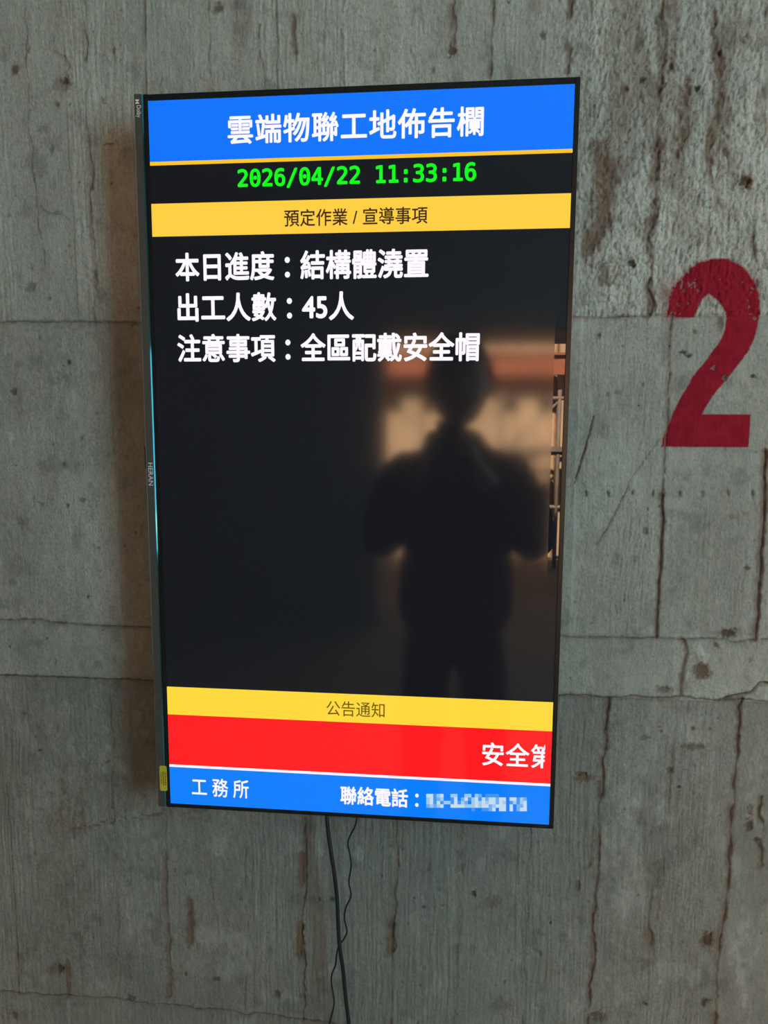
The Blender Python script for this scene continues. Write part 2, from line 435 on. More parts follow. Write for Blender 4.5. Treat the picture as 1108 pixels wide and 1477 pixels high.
for a in [(315, 12, 7, 6, 1.2, .5, .7), (783, 51, 4, 5, 1.5, .6, .5), (926, 115, 4, 4, 2.0, .8, .8), (1005, 128, 4, 4, 2.2, .9, .7),
          (903, 130, 4, 4, 1.6, .5, .7), (968, 93, 2.5, 6, 2.5, .95, .4), (1038, 77, 3, 5, 2.2, .95, .4), (1076, 262, 8, 9, 3.0, .75, .9),
          (652, 74, 5, 6, 1.6, .4, .9), (95, 118, 5, 4, 1.0, .6, .6), (90, 122, 12, 9, .5, .1, .6), (22, 101, 4, 6, .8, .2, 1.0), (82, 152, 4, 5, 1.0, .5, .4),
          (165, 74, 3, 5, .8, .5, .3), (148, 144, 3, 4, .8, .5, .3), (73, 218, 3, 8, .8, .5, .2), (62, 186, 6, 6, .6, .3, .2),
          (911, 379, 5, 5, 2.6, .8, .8), (870, 395, 7, 16, 1.0, .1, .7), (985, 508, 5, 3, 2.6, .95, .0), (993, 513, 4, 3, 2.6, .95, .0), (1086, 542, 4, 3, 2.4, .9, .2),
          (43, 415, 9, 7, 1.2, .5, .1), (98, 522, 3, 4, 1.6, .9, .2), (20, 565, 4, 6, 1.4, .8, .0), (118, 722, 6, 4, 1.2, .6, .0),
          (30, 755, 6, 8, .8, .4, .0), (58, 728, 4, 4, .8, .4, .0), (92, 670, 4, 4, .8, .4, .0), (57, 1083, 2, 2, 1.4, .9, .0), (34, 1030, 6, 3, .8, .4, .0), (154, 1100, 5, 2.5, 1.4, .6, .0, .0, -.4),
          (126, 860, 2, 4, 1.2, .8, .0, .0, .5), (116, 632, 2, 6, .8, .4, .0), (88, 1397, 5, 7, 2.5, .75, .3), (82, 1398, 14, 6, .6, .1, .5), (312, 1413, 5, 4, 1.6, .7, .1), (400, 1433, 6, 6, 1.6, .6, .4),
          (20, 1465, 6, 5, 1.6, .5, .5), (190, 1440, 7, 6, 1.4, .6, .0), (683, 1290, 4, 4, 1.8, .7, .5), (706, 1302, 12, 9, 1.0, .2, .3), (795, 1331, 2.2, 2.2, 1.6, .95, .0),
          (833, 1280, 4, 8, 1.4, .4, .5), (838, 1116, 9, 3, 2.0, .8, .2, .6), (843, 1121, 9, 4, .8, .0, 1.1), (966, 1112, 6, 5, 2.0, .6, .2, .3), (980, 1136, 3, 2.5, 1.6, .9, .0),
          (1082, 1168, 6, 8, 1.6, .5, .4, .3), (1081, 1190, 4, 8, 2.0, .6, .9), (1093, 1212, 4, 4, 2.0, .8, .3), (1020, 1356, 7, 10, 2.0, .6, 1.0), (1017, 1446, 8, 5, 2.2, .8, .5, .0, -.6),
          (930, 1449, 6, 2, 1.4, .95, .0, .0, .6), (662, 1255, 9, 7, 1.0, .3, .0, .2), (612, 1256, 10, 2.5, 1.0, .3, .0, .0, -.3), (610, 1396, 5, 4, 1.0, .3, .0, .2),
          (772, 1372, 4, 4, 1.2, .4, .0, .2), (778, 1375, 4, 4, 1.2, .4, .0, .1), (772, 1450, 5, 4, 1.2, .4, .0, .2), (862, 1468, 10, 8, 2.0, .6, .5), (720, 1450, 12, 12, 1.0, .3, .2),
          (1010, 945, 7, 14, -1.5, .0, .0, .9, -.5), (1012, 968, 9, 10, 1.6, .2, 1.0, .2), (985, 955, 5, 8, -.8, .0, .1, .8), (1050, 914, 11, 5, 2.0, .7, .9), (958, 995, 10, 4, 1.2, .5, .5),
          (1058, 745, 7, 3, -1.2, .1, .5, .4), (931, 765, 4, 6, 1.6, .6, .2, .4), (1077, 820, 3, 3, 1.6, .8, .5), (930, 1064, 6, 5, 1.0, .5, .1, .2), (1000, 1078, 18, 4, 1.0, .35, .5),
          (890, 567, 4, 3, .8, .3, .3), (877, 568, 3, 3, .8, .5, .2), (863, 484, 3, 4, 1.0, .3, .8), (1003, 478, 3, 4, 1.2, .6, .0), (1040, 465, 4, 8, 1.4, .4, .6),
          (922, 585, 1.6, 1.6, 1.4, .9, .0), (1028, 530, 4, 3, 1.2, .7, .1), (1046, 545, 4, 4, 1.4, .8, .2), (1068, 545, 9, 6, -.8, .0, .2, .6), (140, 595, 2.5, 2.5, .8, .3, .0), (480, 1295, 5, 4, 1.4, .6, .0),
          (461, 1296, 2, 3, 1.2, .7, .0), (549, 1263, 3, 2, 1.0, .6, .0), (610, 1307, 3, 3, 1.2, .7, .0), (605, 1422, 2.5, 2.5, 1.0, .6, .0), (45, 720, 3, 5, 1.0, .4, .0, .3), (6, 505, 2, 8, -.8, .1, .0, .8), (14, 632, 4, 6, -.8, .1, .0, .8)]:
    pit(*a)
for x in (848, 880, 915, 945, 985, 1017, 1053, 1088):       # row of nail heads
    pit(x, 711 + random.uniform(-3, 3), 3.2, 4.2, -1.0, .0, .25, .35)
    pit(x - 3, 712, 1.8, 4.5, 1.2, .55, .2)
rs = np.random.RandomState(9)
for _ in range(330):                                          # small blow holes everywhere
    x, y = rs.uniform(-20, 1130), rs.uniform(-20, 1500)
    r_ = rs.choice([1.0, 1.3, 1.8, 2.6], p=[.4, .3, .2, .1])
    pit(x, y, r_, r_ * rs.uniform(.7, 1.6), rs.uniform(.5, 1.2), rs.uniform(.2, .7), rs.choice([0, .2, .6], p=[.6, .2, .2]))

# speckled line of old red spray under the display
idx, d, s = seg_dist([(60, 1203), (130, 1190), (180, 1182), (225, 1175), (262, 1170), (310, 1165)], 26, 1.0)
spk = sstep(0.0, 0.45, vnoise(MX[idx], MZ[idx], 4.5, 3.0, 141) + 0.35 * vnoise(MX[idx], MZ[idx], 22, 40, 143))
fade = sstep(60, 150, U[idx]) * (1 - 0.6 * sstep(225, 250, U[idx]))
rust[idx] += 0.9 * np.exp(-(d / 5.0) ** 2) * spk * fade
idx, d, s = seg_dist([(255, 1178), (300, 1172)], 26, 1.0)
rust[idx] += 0.45 * np.exp(-(d / 9.0) ** 2) * sstep(-.1, .5, vnoise(MX[idx], MZ[idx], 7, 5, 145))

# the stencilled numeral: signed distance to its outline, in pixels of the photograph
TWO = [(580, 385), (582, 340), (590, 262), (640, 195), (700, 133), (760, 97), (830, 80), (900, 86), (960, 112), (1010, 160), (1045, 215), (1063, 280), (1066, 350),
       (1056, 430), (1035, 500), (1000, 570), (950, 640), (900, 700), (850, 760), (800, 832), (764, 891), (1018, 893), (1005, 1062), (553, 1058), (575, 985), (605, 900), (660, 792),
       (720, 692), (790, 602), (850, 522), (884, 452), (891, 392), (876, 340), (845, 300), (800, 268), (770, 290), (748, 335), (725, 387), (650, 392)]
TWO = np.array([(800 + x / 3.597, 350 + y / 3.597) for x, y in TWO])
idx = np.nonzero((U > 920) & (U < 1125) & (V > 345) & (V < 670))
pu = U[idx] + 0.35 * (Wu[idx] - U[idx]); pv = V[idx] + 0.35 * (Wv[idx] - V[idx])
best = np.full(len(pu), 1e9); inside = np.zeros(len(pu), bool)
for i in range(len(TWO)):
    (x0, y0), (x1, y1) = TWO[i], TWO[(i + 1) % len(TWO)]
    dx, dy = x1 - x0, y1 - y0
    t = np.clip(((pu - x0) * dx + (pv - y0) * dy) / (dx * dx + dy * dy), 0, 1)
    best = np.minimum(best, np.hypot(pu - x0 - t * dx, pv - y0 - t * dy))
    c = (y0 > pv) != (y1 > pv)
    inside ^= c & (pu < (x1 - x0) * (pv - y0) / (y1 - y0 + 1e-12) + x0)
sdist = np.full_like(U, 1e9)
sdist[idx] = np.where(inside, -best, best)
soft = 1.2 + 11 * np.exp(-(((U - 962) / 22) ** 2 + ((V - 432) / 34) ** 2)) + 4 * np.exp(-(((U - 1085) / 20) ** 2 + ((V - 395) / 30) ** 2)) + 4 * np.exp(-(((U - 1000) / 26) ** 2 + ((V - 390) / 22) ** 2))
core = 1 - sstep(-0.9, 0.9, sdist / soft + 0.30 * vnoise(MX, MZ, 2.4, 2.8, 151))
mist = np.where(sdist < 40, np.exp(-np.maximum(sdist, 0) / (soft * 1.1)), 0) * 0.5 * sstep(2.0, 6.0, soft) * sstep(-0.6, 0.6, vnoise(MX, MZ, 2.2, 2.2, 153) + 0.4)
paint = np.clip(np.maximum(core, mist), 0, 1)
paint *= 1 - 0.85 * np.clip(sstep(0.25, 0.6, dark) * (H < -0.8), 0, 1)
paint *= 1 - 0.35 * sstep(0.72, 0.98, vnoise(MX, MZ, 2.6, 3.4, 155))

fade_h = np.where((GX > -0.69) & (GX < 0.69) & (GZ > 0.43) & (GZ < 2.13), 1.0, 0.4)
fade_h = np.where(GX > 2.5, 0, fade_h)
H *= fade_h
YY = WALL_Y - np.clip(H, -6, 4) * 0.001

def grid_mesh(name, verts, faces):
    me = bpy.data.meshes.new(name)
    me.vertices.add(len(verts)); me.vertices.foreach_set('co', verts.astype(np.float32).ravel())
    n = len(faces)
    me.loops.add(n * 4); me.loops.foreach_set('vertex_index', faces.astype(np.int32).ravel())
    me.polygons.add(n); me.polygons.foreach_set('loop_start', np.arange(0, n * 4, 4, dtype=np.int32))
    me.polygons.foreach_set('use_smooth', np.ones(n, bool))
    me.update(calc_edges=True)
    return me

verts = np.stack([GX, YY, GZ], -1).reshape(-1, 3)
ii = np.arange(NX * NZ).reshape(NZ, NX)
quads = np.stack([ii[:-1, :-1], ii[:-1, 1:], ii[1:, 1:], ii[1:, :-1]], -1).reshape(-1, 4)
wall_me = grid_mesh('wall_back', verts, quads)
for nm, arr in (('rust', rust), ('pale', pale), ('dark', dark), ('tint', tint), ('tone', tone), ('paint', paint)):
    a = wall_me.attributes.new(nm, 'FLOAT', 'POINT')
    a.data.foreach_set('value', np.clip(arr, -1, 1.0).astype(np.float32).ravel())

PAINT_RED = (0.215, 0.010, 0.024)

def concrete(name, attrs=True, base=(0.258, 0.266, 0.258)):
    m = bpy.data.materials.new(name)
    m.use_nodes = True
    nt = m.node_tree; N = nt.nodes; L = nt.links
    b = N['Principled BSDF']
    b.inputs['Roughness'].default_value = 0.86
    b.inputs['Specular IOR Level'].default_value = 0.25
    tc = N.new('ShaderNodeTexCoord')
    def noise(scale, detail=5, stretch=(1, 1, 1), rough=0.55):
        mp = N.new('ShaderNodeMapping'); mp.inputs['Scale'].default_value = stretch
        L.new(tc.outputs['Object'], mp.inputs['Vector'])
        n = N.new('ShaderNodeTexNoise'); n.inputs['Scale'].default_value = scale; n.inputs['Detail'].default_value = detail
        n.inputs['Roughness'].default_value = rough
        L.new(mp.outputs['Vector'], n.inputs['Vector'])
        return n.outputs['Fac']
    def rng(v, a, b_, c, d):
        r = N.new('ShaderNodeMapRange'); r.inputs['From Min'].default_value = a; r.inputs['From Max'].default_value = b_
        r.inputs['To Min'].default_value = c; r.inputs['To Max'].default_value = d
        L.new(v, r.inputs['Value']); return r.outputs['Result']
    def mixc(fac, A, B):
        x = N.new('ShaderNodeMix'); x.data_type = 'RGBA'
        L.new(fac, x.inputs['Factor'])
        for s_, k in ((A, 6), (B, 7)):
            if isinstance(s_, tuple): x.inputs[k].default_value = (*s_, 1)
            else: L.new(s_, x.inputs[k])
        return x.outputs[2]
    def mul(a, b_):
        x = N.new('ShaderNodeMath'); x.operation = 'MULTIPLY'; L.new(a, x.inputs[0])
        if isinstance(b_, float): x.inputs[1].default_value = b_
        else: L.new(b_, x.inputs[1])
        return x.outputs[0]
    c = mixc(rng(noise(5, 6), .35, .65, 0, 1), base, tuple(v * 1.28 for v in base))
    c = mixc(rng(noise(14, 6, (1.6, 1, .45)), .5, .72, 0, .55), c, (base[0] * .92, base[1] * .82, base[2] * .70))
    c = mixc(rng(noise(380, 3, (1, 1, .6)),   .44, .66, 0, .55), c, tuple(v * .58 for v in base))
    c = mixc(rng(noise(150, 4, (1, 1, .5)), .54, .72, 0, .6), c, tuple(v * 1.4 for v in base))
    if attrs:
        def at_(nm):
            x = N.new('ShaderNodeAttribute'); x.attribute_name = nm; return x.outputs['Fac']
        tv_ = N.new('ShaderNodeVectorMath'); tv_.operation = 'SCALE'; L.new(c, tv_.inputs[0]); L.new(rng(at_('tone'), 0, 1, .62, 1.38), tv_.inputs['Scale']); c = tv_.outputs['Vector']
        c = mixc(rng(at_('tint'), -.5, .5, 0, .38), c, tuple(v * .66 for v in base))
        c = mixc(mul(at_('pale'), .75), c, (0.36, 0.385, 0.375))
        c = mixc(mul(at_('rust'), .85), c, (0.115, 0.066, 0.045))
        c = mixc(mul(at_('dark'), .85), c, (0.028, 0.026, 0.024))
        red = mixc(rng(noise(60, 4), .35, .65, 0, 1), PAINT_RED, tuple(v * .78 for v in PAINT_RED))
        c = mixc(at_('paint'), c, red)
    L.new(c, b.inputs['Base Color'])
    bp = N.new('ShaderNodeBump'); bp.inputs['Strength'].default_value = 0.7; bp.inputs['Distance'].default_value = 0.0016
    grain_ = N.new('ShaderNodeMath'); grain_.operation = 'ADD'
    L.new(noise(420, 4, (1, 1, .55), .65), grain_.inputs[0]); L.new(mul(noise(260, 2, (1, 1, .3), .6), .45), grain_.inputs[1])
    L.new(grain_.outputs[0], bp.inputs['Height'])
    L.new(bp.outputs['Normal'], b.inputs['Normal'])
    return m

M_wall = concrete('board_marked_concrete')
M_conc = concrete('plain_concrete', False, (0.20, 0.195, 0.185))
wall = struct(obj('wall_back', wall_me, M_wall))

# the painted numeral, a film of paint lying on the relief of the wall
core_v = (paint > 0.60)
keep = core_v.reshape(-1)[quads].all(1)
fq = quads[keep]
used, inv = np.unique(fq, return_inverse=True)
pv_ = verts[used].copy(); pv_[:, 1] -= 0.00025
num_me = grid_mesh('painted_number', pv_, inv.reshape(-1, 4))
M_paint = mat('red_spray_paint', PAINT_RED, 0.9, 0, 0.06, 0.16, 60, 0.3, 420)
tag(obj('painted_number', num_me, M_paint), 'dark red stencilled numeral 2 sprayed on the grey concrete wall', 'painted number')

# ------------------------------------------------------------------ the rest of the room
struct(box('floor', (-3, 2.6, -5.2, 0.075, -0.2, 0.0), M_conc))
struct(box('ceiling', (-3.2, 2.8, -5.2, 0.3, 3.0, 3.2), M_conc))
struct(box('wall_left', (-3.2, -3.0, -5.0, 0.3, 0.0, 3.0), M_conc))
bm = bmesh.new()                                              # right wall with two unglazed openings
add_box(bm, 2.6, 2.8, -0.80, 0.3, 0, 3.0)
add_box(bm, 2.6, 2.8, -1.68, -1.55, 0, 3.0)
add_box(bm, 2.6, 2.8, -5.0, -2.92, 0, 3.0)
add_box(bm, 2.6, 2.8, -1.55, -0.80, 1.92, 3.0)
add_box(bm, 2.6, 2.8, -1.55, -0.80, 0, 0.72)
add_box(bm, 2.6, 2.8, -2.92, -1.68, 2.86, 3.0)
add_box(bm, 2.6, 2.8, -2.92, -1.68, 0, 0.66)
struct(obj('wall_right', bm, M_conc))
bm = bmesh.new()                                              # wall behind the photographer, open towards the sunlit site
add_box(bm, -3.0, -0.40, -5.0, -4.2, 0, 3.0)
add_box(bm, -0.40, 2.2, -5.0, -4.2, 2.17, 3.0)
add_box(bm, 2.2, 2.6, -5.0, -4.2, 0, 3.0)
struct(obj('wall_front', bm, M_conc))
M_ground = mat('dry_earth', (0.16, 0.12, 0.085), 0.95, 0, 0.2, 0.25, 4, 0.4, 30)
struct(box('ground', (-12, 12, -14, -5.2, -0.4, -0.2), M_ground))
M_tan = mat('ochre_sheet_piling', (0.60, 0.385, 0.22), 0.9, 0, 0.2, 0.18, 2.2, 0.3, 20)
bm = bmesh.new()
for k in range(30):                                           # corrugated retaining wall
    x = -7.5 + k * 0.5
    add_box(bm, x, x + 0.26, -8.45, -8.25, -0.3, 4.6, 0.02, 1)
    add_box(bm, x + 0.26, x + 0.5, -8.6, -8.40, -0.3, 4.6, 0.02, 1)
struct(obj('retaining_wall', bm, M_tan))
M_orange = mat('orange_steel', (0.46, 0.13, 0.05), 0.6, 0, 0.4, 0.15, 8)
M_steel = mat('brown_steel', (0.25, 0.17, 0.11), 0.7, 0.2, 0.4, 0.2, 10)

# ------------------------------------------------------------------ the display
def screen_mat(name, emit, strength=1.0):
    """a lit panel: what the pixels give off, under a matt film that ends in a clear glossy strip along one edge"""
    m = bpy.data.materials.new(name)
    m.use_nodes = True
    nt = m.node_tree; N = nt.nodes; L = nt.links
    b = N['Principled BSDF']
    b.inputs['Base Color'].default_value = (0.004, 0.004, 0.005, 1)
    b.inputs['Emission Color'].default_value = (*emit, 1)
    b.inputs['Emission Strength'].default_value = strength
    b.inputs['Specular IOR Level'].default_value = 0.62
    tc = N.new('ShaderNodeTexCoord'); sp = N.new('ShaderNodeSeparateXYZ')
    L.new(tc.outputs['Object'], sp.inputs['Vector'])
    gt = N.new('ShaderNodeMath'); gt.operation = 'GREATER_THAN'; gt.inputs[1].default_value = 0.2512
    L.new(sp.outputs['X'], gt.inputs[0])
    r = N.new('ShaderNodeMapRange'); r.inputs['To Min'].default_value = 0.075; r.inputs['To Max'].default_value = 0.012
    L.new(gt.outputs[0], r.inputs['Value']); L.new(r.outputs['Result'], b.inputs['Roughness'])
    return m

M_black_px = screen_mat('pixels_black', s2l((18, 19, 24)), 1.0)
M_blue_px = screen_mat('pixels_blue', s2l((12, 116, 252)))
M_gold_px = screen_mat('pixels_amber', s2l((254, 196, 38)))
M_yel_px = screen_mat('pixels_yellow', s2l((254, 207, 66)))
M_yel2_px = screen_mat('pixels_lemon', s2l((254, 217, 60)))
M_red_px = screen_mat('pixels_red', s2l((255, 27, 30)))
M_blue2_px = screen_mat('pixels_azure', s2l((6, 126, 252)))
M_white_px = screen_mat('pixels_white', s2l((250, 245, 255)))
M_green_px = screen_mat('pixels_green', s2l((22, 252, 32)))
M_brown_px = screen_mat('pixels_brown', s2l((66, 42, 24)))
M_brown2_px = screen_mat('pixels_umber', s2l((112, 84, 22)))

M_case = mat('black_plastic', (0.010, 0.010, 0.012), 0.32, 0, 0.3)
M_chin = mat('charcoal_brushed_trim', (0.085, 0.085, 0.083), 0.34, 0.35, 0.5, 0.08, 90)
M_edge = mat('polished_trim_edge', (0.92, 0.86, 0.82), 0.14, 1.0, 0.5, 0.05, 60)
M_sky_edge = mat('edge_with_sky_tint', (0.09, 0.46, 0.60), 0.06, 1.0, 0.5, 0.05, 60)  # cyan of the mirrored sky painted into the metal's own colour
M_back = mat('rear_shell', (0.015, 0.015, 0.016), 0.6, 0, 0.4, 0.1, 60)
M_logo = mat('silver_print', (0.75, 0.75, 0.75), 0.6, 0.0, 0.5, 0.04, 50)
M_logo2 = mat('faint_brown_print', (0.12, 0.095, 0.08), 0.5, 0.0, 0.5, 0.04, 50)
M_stick = mat('yellow_label', (0.52, 0.43, 0.03), 0.5, 0, 0.5, 0.06, 80)
M_stick_ink = mat('label_ink', (0.20, 0.11, 0.02), 0.6, 0, 0.4, 0.05, 50)
M_stick_ink2 = mat('label_green_ink', (0.22, 0.22, 0.01), 0.6, 0, 0.4, 0.05, 50)

HW, HH = 0.2647, 0.4706                                       # half size of the lit panel
OL, OR_, OT, OB = -0.2700, 0.2710, 0.4785, -0.4765
CL = -0.2845                                                  # outer edge of the trim strip
tv = thing('television', (0, 0, TV_Z), 'large black television turned upright on the concrete wall, showing a blue and yellow notice board', 'television')
def L_(o):                                                    # parts are modelled around the middle of the panel
    o.parent = tv
    o.matrix_parent_inverse = Matrix.Identity(4)
    return o
def part(name, bm_or_me, m, parent=tv):
    o = obj(name, bm_or_me, m)
    o.parent = parent
    return o

bm = bmesh.new()                                              # narrow frame around the panel
d0, d1 = -0.0008, 0.014
add_box(bm, HW, OR_, d0, d1, OB, OT, 0.0006, 1)
add_box(bm, OL, -HW, d0, d1, OB, OT)
add_box(bm, -HW, HW, d0, d1, HH, OT, 0.0006, 1)
add_box(bm, -HW, HW, d0, d1, OB, -HH, 0.0006, 1)
part('bezel', bm, M_case)
bm = bmesh.new()                                              # rear shell, slimmer towards the rim
add_box(bm, OL + 0.004, OR_ - 0.004, 0.010, 0.024, OB + 0.004, OT - 0.004, 0.003, 2)
add_box(bm, -0.17, 0.20, 0.022, 0.052, -0.36, 0.36, 0.010, 3)
part('back_cover', bm, M_back)
bm = bmesh.new()
add_box(bm, -0.10, 0.10, 0.050, 0.068, -0.12, 0.12, 0.002, 1)
part('wall_bracket', bm, M_back)
# trim strip with the maker's name: a bar with chamfered long edges, each chamfer a polished face
bm = bmesh.new()
prof = [(CL, 0.016), (CL, 0.0012), (CL + 0.0022, -0.0016), (OL - 0.0024, -0.0016), (OL + 0.0003, 0.0010), (OL + 0.0003, 0.016)]
ra = [bm.verts.new((x, y, OB + 0.001)) for x, y in prof]
rb = [bm.verts.new((x, y, OT + 0.0003)) for x, y in prof]
for i in range(len(prof)):
    j = (i + 1) % len(prof)
    f = bm.faces.new((ra[i], ra[j], rb[j], rb[i]))
    f.material_index = {1: 1, 3: 2}.get(i, 0)
bm.faces.new(ra[::-1]); bm.faces.new(rb)
bmesh.ops.recalc_face_normals(bm, faces=bm.faces)
chin = part('trim_strip', bm, [M_chin, M_edge, M_sky_edge])
bm = bmesh.new()
add_box(bm, CL - 0.0035, CL + 0.004, 0.004, 0.016, 0.004, 0.036, 0.002, 2)
part('power_button', bm, M_case)

def panel(name, zt, zb, m, y, parent, x0=-HW, x1=HW):
    bm = bmesh.new()
    vs = [bm.verts.new(p) for p in ((x0, y, zb), (x1, y, zb), (x1, y, zt), (x0, y, zt))]
    bm.faces.new(vs)
    return part(name, bm, m, parent)

screen = panel('screen', HH, -HH, M_black_px, 0.0, tv)
def row(l, r):                                                # height of a level line seen at a left and a right pixel
    return (at(*l)[1] + at(*r)[1]) / 2 - TV_Z
za = row((215, 234.5), (828, 214.0)); zb = row((215, 239.5), (828, 220.0))
panel('title_band', HH, za, M_blue_px, -0.0003, screen)
panel('amber_rule', za, zb, M_gold_px, -0.0003, screen)
zc = row((217.5, 294), (825, 279)); zd = row((219, 342.5), (823, 328))
panel('task_heading_band', zc, zd, M_yel_px, -0.0003, screen)
ze = row((242.5, 989.5), (798, 1013.5)); zf = row((243.5, 1030), (796.5, 1055))
panel('notice_heading_band', ze, zf, M_yel2_px, -0.0003, screen)
zg = row((246, 1101.5), (793.5, 1131)); zh = row((246, 1105), (793.5, 1135))
panel('notice_band', zf, zg, M_red_px, -0.0003, screen)
panel('white_rule', zg, zh, M_white_px, -0.0003, screen)
panel('contact_band', zh, -HH, M_blue2_px, -0.0003, screen)

mono = None
try:
    mono = bpy.data.fonts.load(os.path.join(bpy.utils.resource_path('LOCAL'), 'datafiles', 'fonts', 'DejaVuSansMono.woff2'))
except Exception:
    pass

def text_mesh(s, bold=0.0, space=1.0, font=None, extrude=0.0, res=6):
    """flat lettering one em high; bold strokes are the same outline laid down again around itself"""
    if '\uff1a' in s:
        a, b_ = s.split('\uff1a')
        bits = [(a, 0.0), ('\uff1a', len(a) * space + 0.25)] + ([(b_, (len(a) + 1) * space)] if b_ else [])
    else:
        bits = [(s, 0.0)]
    V_, F_ = [], []
    shifts = [(0, 0)] + ([(bold * math.cos(k * math.pi / 4), bold * math.sin(k * math.pi / 4)) for k in range(8)] if bold > 0 else [])
    for t, dx in bits:
        me = plain_text(t, space, font, res)
        co = [v.co.copy() for v in me.vertices]
        fs = [tuple(p.vertices) for p in me.polygons]
        bpy.data.meshes.remove(me)
        for k, (sx, sy) in enumerate(shifts):
            n0 = len(V_)
            V_ += [(v.x + dx + sx, v.y + sy, 0.0) for v in co]
            F_ += [tuple(i + n0 for i in f) for f in fs]
    me = bpy.data.meshes.new('lettering')
    me.from_pydata(V_, [], F_)
    return me

def plain_text(s, space, font, res):
    c = bpy.data.curves.new('lettering', 'FONT')
    c.body = s
    c.space_character = space
    c.resolution_u = res
    if font: c.font = font
    o = bpy.data.objects.new('lettering', c)
    COL.objects.link(o)
    dg = bpy.context.evaluated_depsgraph_get()
    me = bpy.data.meshes.new_from_object(o.evaluated_get(dg))
    bpy.data.objects.remove(o)
    bpy.data.curves.remove(c)
    return me

def fit(me, x0, x1, z0, z1, y, clip=None):
    """spread flat lettering over a rectangle of the plane y"""
    n = len(me.vertices)
    co = np.zeros(n * 3); me.vertices.foreach_get('co', co); co = co.reshape(-1, 3)
    lo, hi = co.min(0), co.max(0)
    out = np.stack([x0 + (co[:, 0] - lo[0]) / (hi[0] - lo[0]) * (x1 - x0), np.full(n, y), z0 + (co[:, 1] - lo[1]) / (hi[1] - lo[1]) * (z1 - z0)], -1)
    me.vertices.foreach_set('co', out.ravel()); me.update()
    if clip is not None:
        bm = bmesh.new(); bm.from_mesh(me)
        bmesh.ops.bisect_plane(bm, geom=bm.verts[:] + bm.edges[:] + bm.faces[:], plane_co=(clip, 0, 0), plane_no=(1, 0, 0), clear_outer=True)
        bm.to_mesh(me); bm.free()
    return me

def lettering(name, s, m, L, R, bold=0.0, space=1.0, font=None, clip=None, y=-0.0006, res=6):
    """L and R: (x, top, bottom) in pixels at the first and at the last character"""
    x0 = at(L[0], (L[1] + L[2]) / 2)[0]; x1 = at(R[0], (R[1] + R[2]) / 2)[0]
    zt = (at(L[0], L[1])[1] + at(R[0], R[1])[1]) / 2 - TV_Z
    zb_ = (at(L[0], L[2])[1] + at(R[0], R[2])[1]) / 2 - TV_Z
    me = fit(text_mesh(s, bold, space, font, res=res), x0, x1, zb_, zt, y, clip)
    return part(name, me, m, screen)

lettering('title_text', '雲端物聯工地佈告欄', M_white_px, (328.5, 166.5, 209.5), (698, 152.5, 196.5), 0.021, 1.06)
lettering('clock_text', '2026/04/22 11:33:16', M_green_px, (343, 243.5, 273.5), (687, 234.5, 263.5), 0.021, 1.0, mono)
lettering('task_heading_text', '預定作業 / 宣導事項', M_brown_px, (410, 302.5, 327.5), (617, 297.5, 322.5), 0.012, 1.02)
lettering('progress_text', '本日進度：結構體澆置', M_white_px, (253, 364, 406.5), (618.5, 358.5, 401), 0.026, 1.0)
lettering('headcount_text', '出工人數：45人', M_white_px, (256, 422.5, 464.5), (511, 420.5, 462.5), 0.026, 1.0)
lettering('caution_text', '注意事項：全區配戴安全帽', M_white_px, (256, 481.5, 523), (692, 479, 521.5), 0.026, 1.0)
lettering('notice_heading_text', '公告通知', M_brown2_px, (471, 1010.5, 1032.5), (555, 1013, 1035), 0.004, 1.0)
lettering('notice_text', '安全第', M_white_px, (695.5, 1070, 1104.5), (798.5, 1073.5, 1108), 0.016, 1.04, clip=at(786, 1090)[0])
lettering('office_text', '工 務 所', M_white_px, (277, 1121, 1147.5), (359, 1124.5, 1151.5), 0.012, 1.0)
lettering('phone_heading_text', '聯絡電話：', M_white_px, (491, 1133.5, 1160.5), (604, 1138, 1165), 0.024, 1.0)

CELLS = ["88387006670077026403333000000000"[:29], "7834700380492792949848809827 4".replace(' ', '')[:29], "68382763837406868699496027269", "56478008989776978946888091548", "00000000000001200225818880905 8".replace(' ', '')[:29]]
CELLS = [r.ljust(29, '0') for r in CELLS]
CELLS[0] = "88368006600770640333300000000"
CELLS[1] = "78347003804927929498488098274"
CELLS[4] = "00000000001102002258188090588"
bm = bmesh.new()
for j, r_ in enumerate(CELLS):
    for i, ch in enumerate(r_):
        v = int(ch)
        if v < 2:
            continue
        x0, y0 = 615 + 5 * i, 1144.8 + 5 * j
        vs = []
        for X, Y in ((x0, y0 + 5), (x0 + 5, y0 + 5), (x0 + 5, y0), (x0, y0)):
            a, c = at(X, Y)
            vs.append(bm.verts.new((a, -0.0006, c - TV_Z)))
        f = bm.faces.new(vs)
        f.material_index = min(3, max(0, (v - 2) // 2))
number_mats = [screen_mat('pixels_number_%s' % n, s2l(c)) for n, c in (('dim', (64, 148, 246)), ('soft', (112, 172, 240)), ('light', (156, 200, 238)), ('bright', (196, 220, 240)))]
part('phone_number', bm, number_mats, screen)

# print on the trim strip and the yellow label
def strip_text(name, s, m, a, b, xl, xr, font=None, bold=0.0, space=1.0):
    """lettering that reads downwards, between the pixels a (start) and b (end)"""
    me = text_mesh(s, bold, space, font)
    n = len(me.vertices)
    co = np.zeros(n * 3); me.vertices.foreach_get('co', co); co = co.reshape(-1, 3)
    lo, hi = co.min(0), co.max(0)
    t = (co[:, 0] - lo[0]) / (hi[0] - lo[0]); h = (co[:, 1] - lo[1]) / (hi[1] - lo[1])
    z0, z1 = at(*a)[1] - TV_Z, at(*b)[1] - TV_Z
    out = np.stack([xl + h * (xr - xl), np.full(n, -0.0019), z0 + t * (z1 - z0)], -1)
    me.vertices.foreach_set('co', out.ravel()); me.update()
    return part(name, me, m, chin)

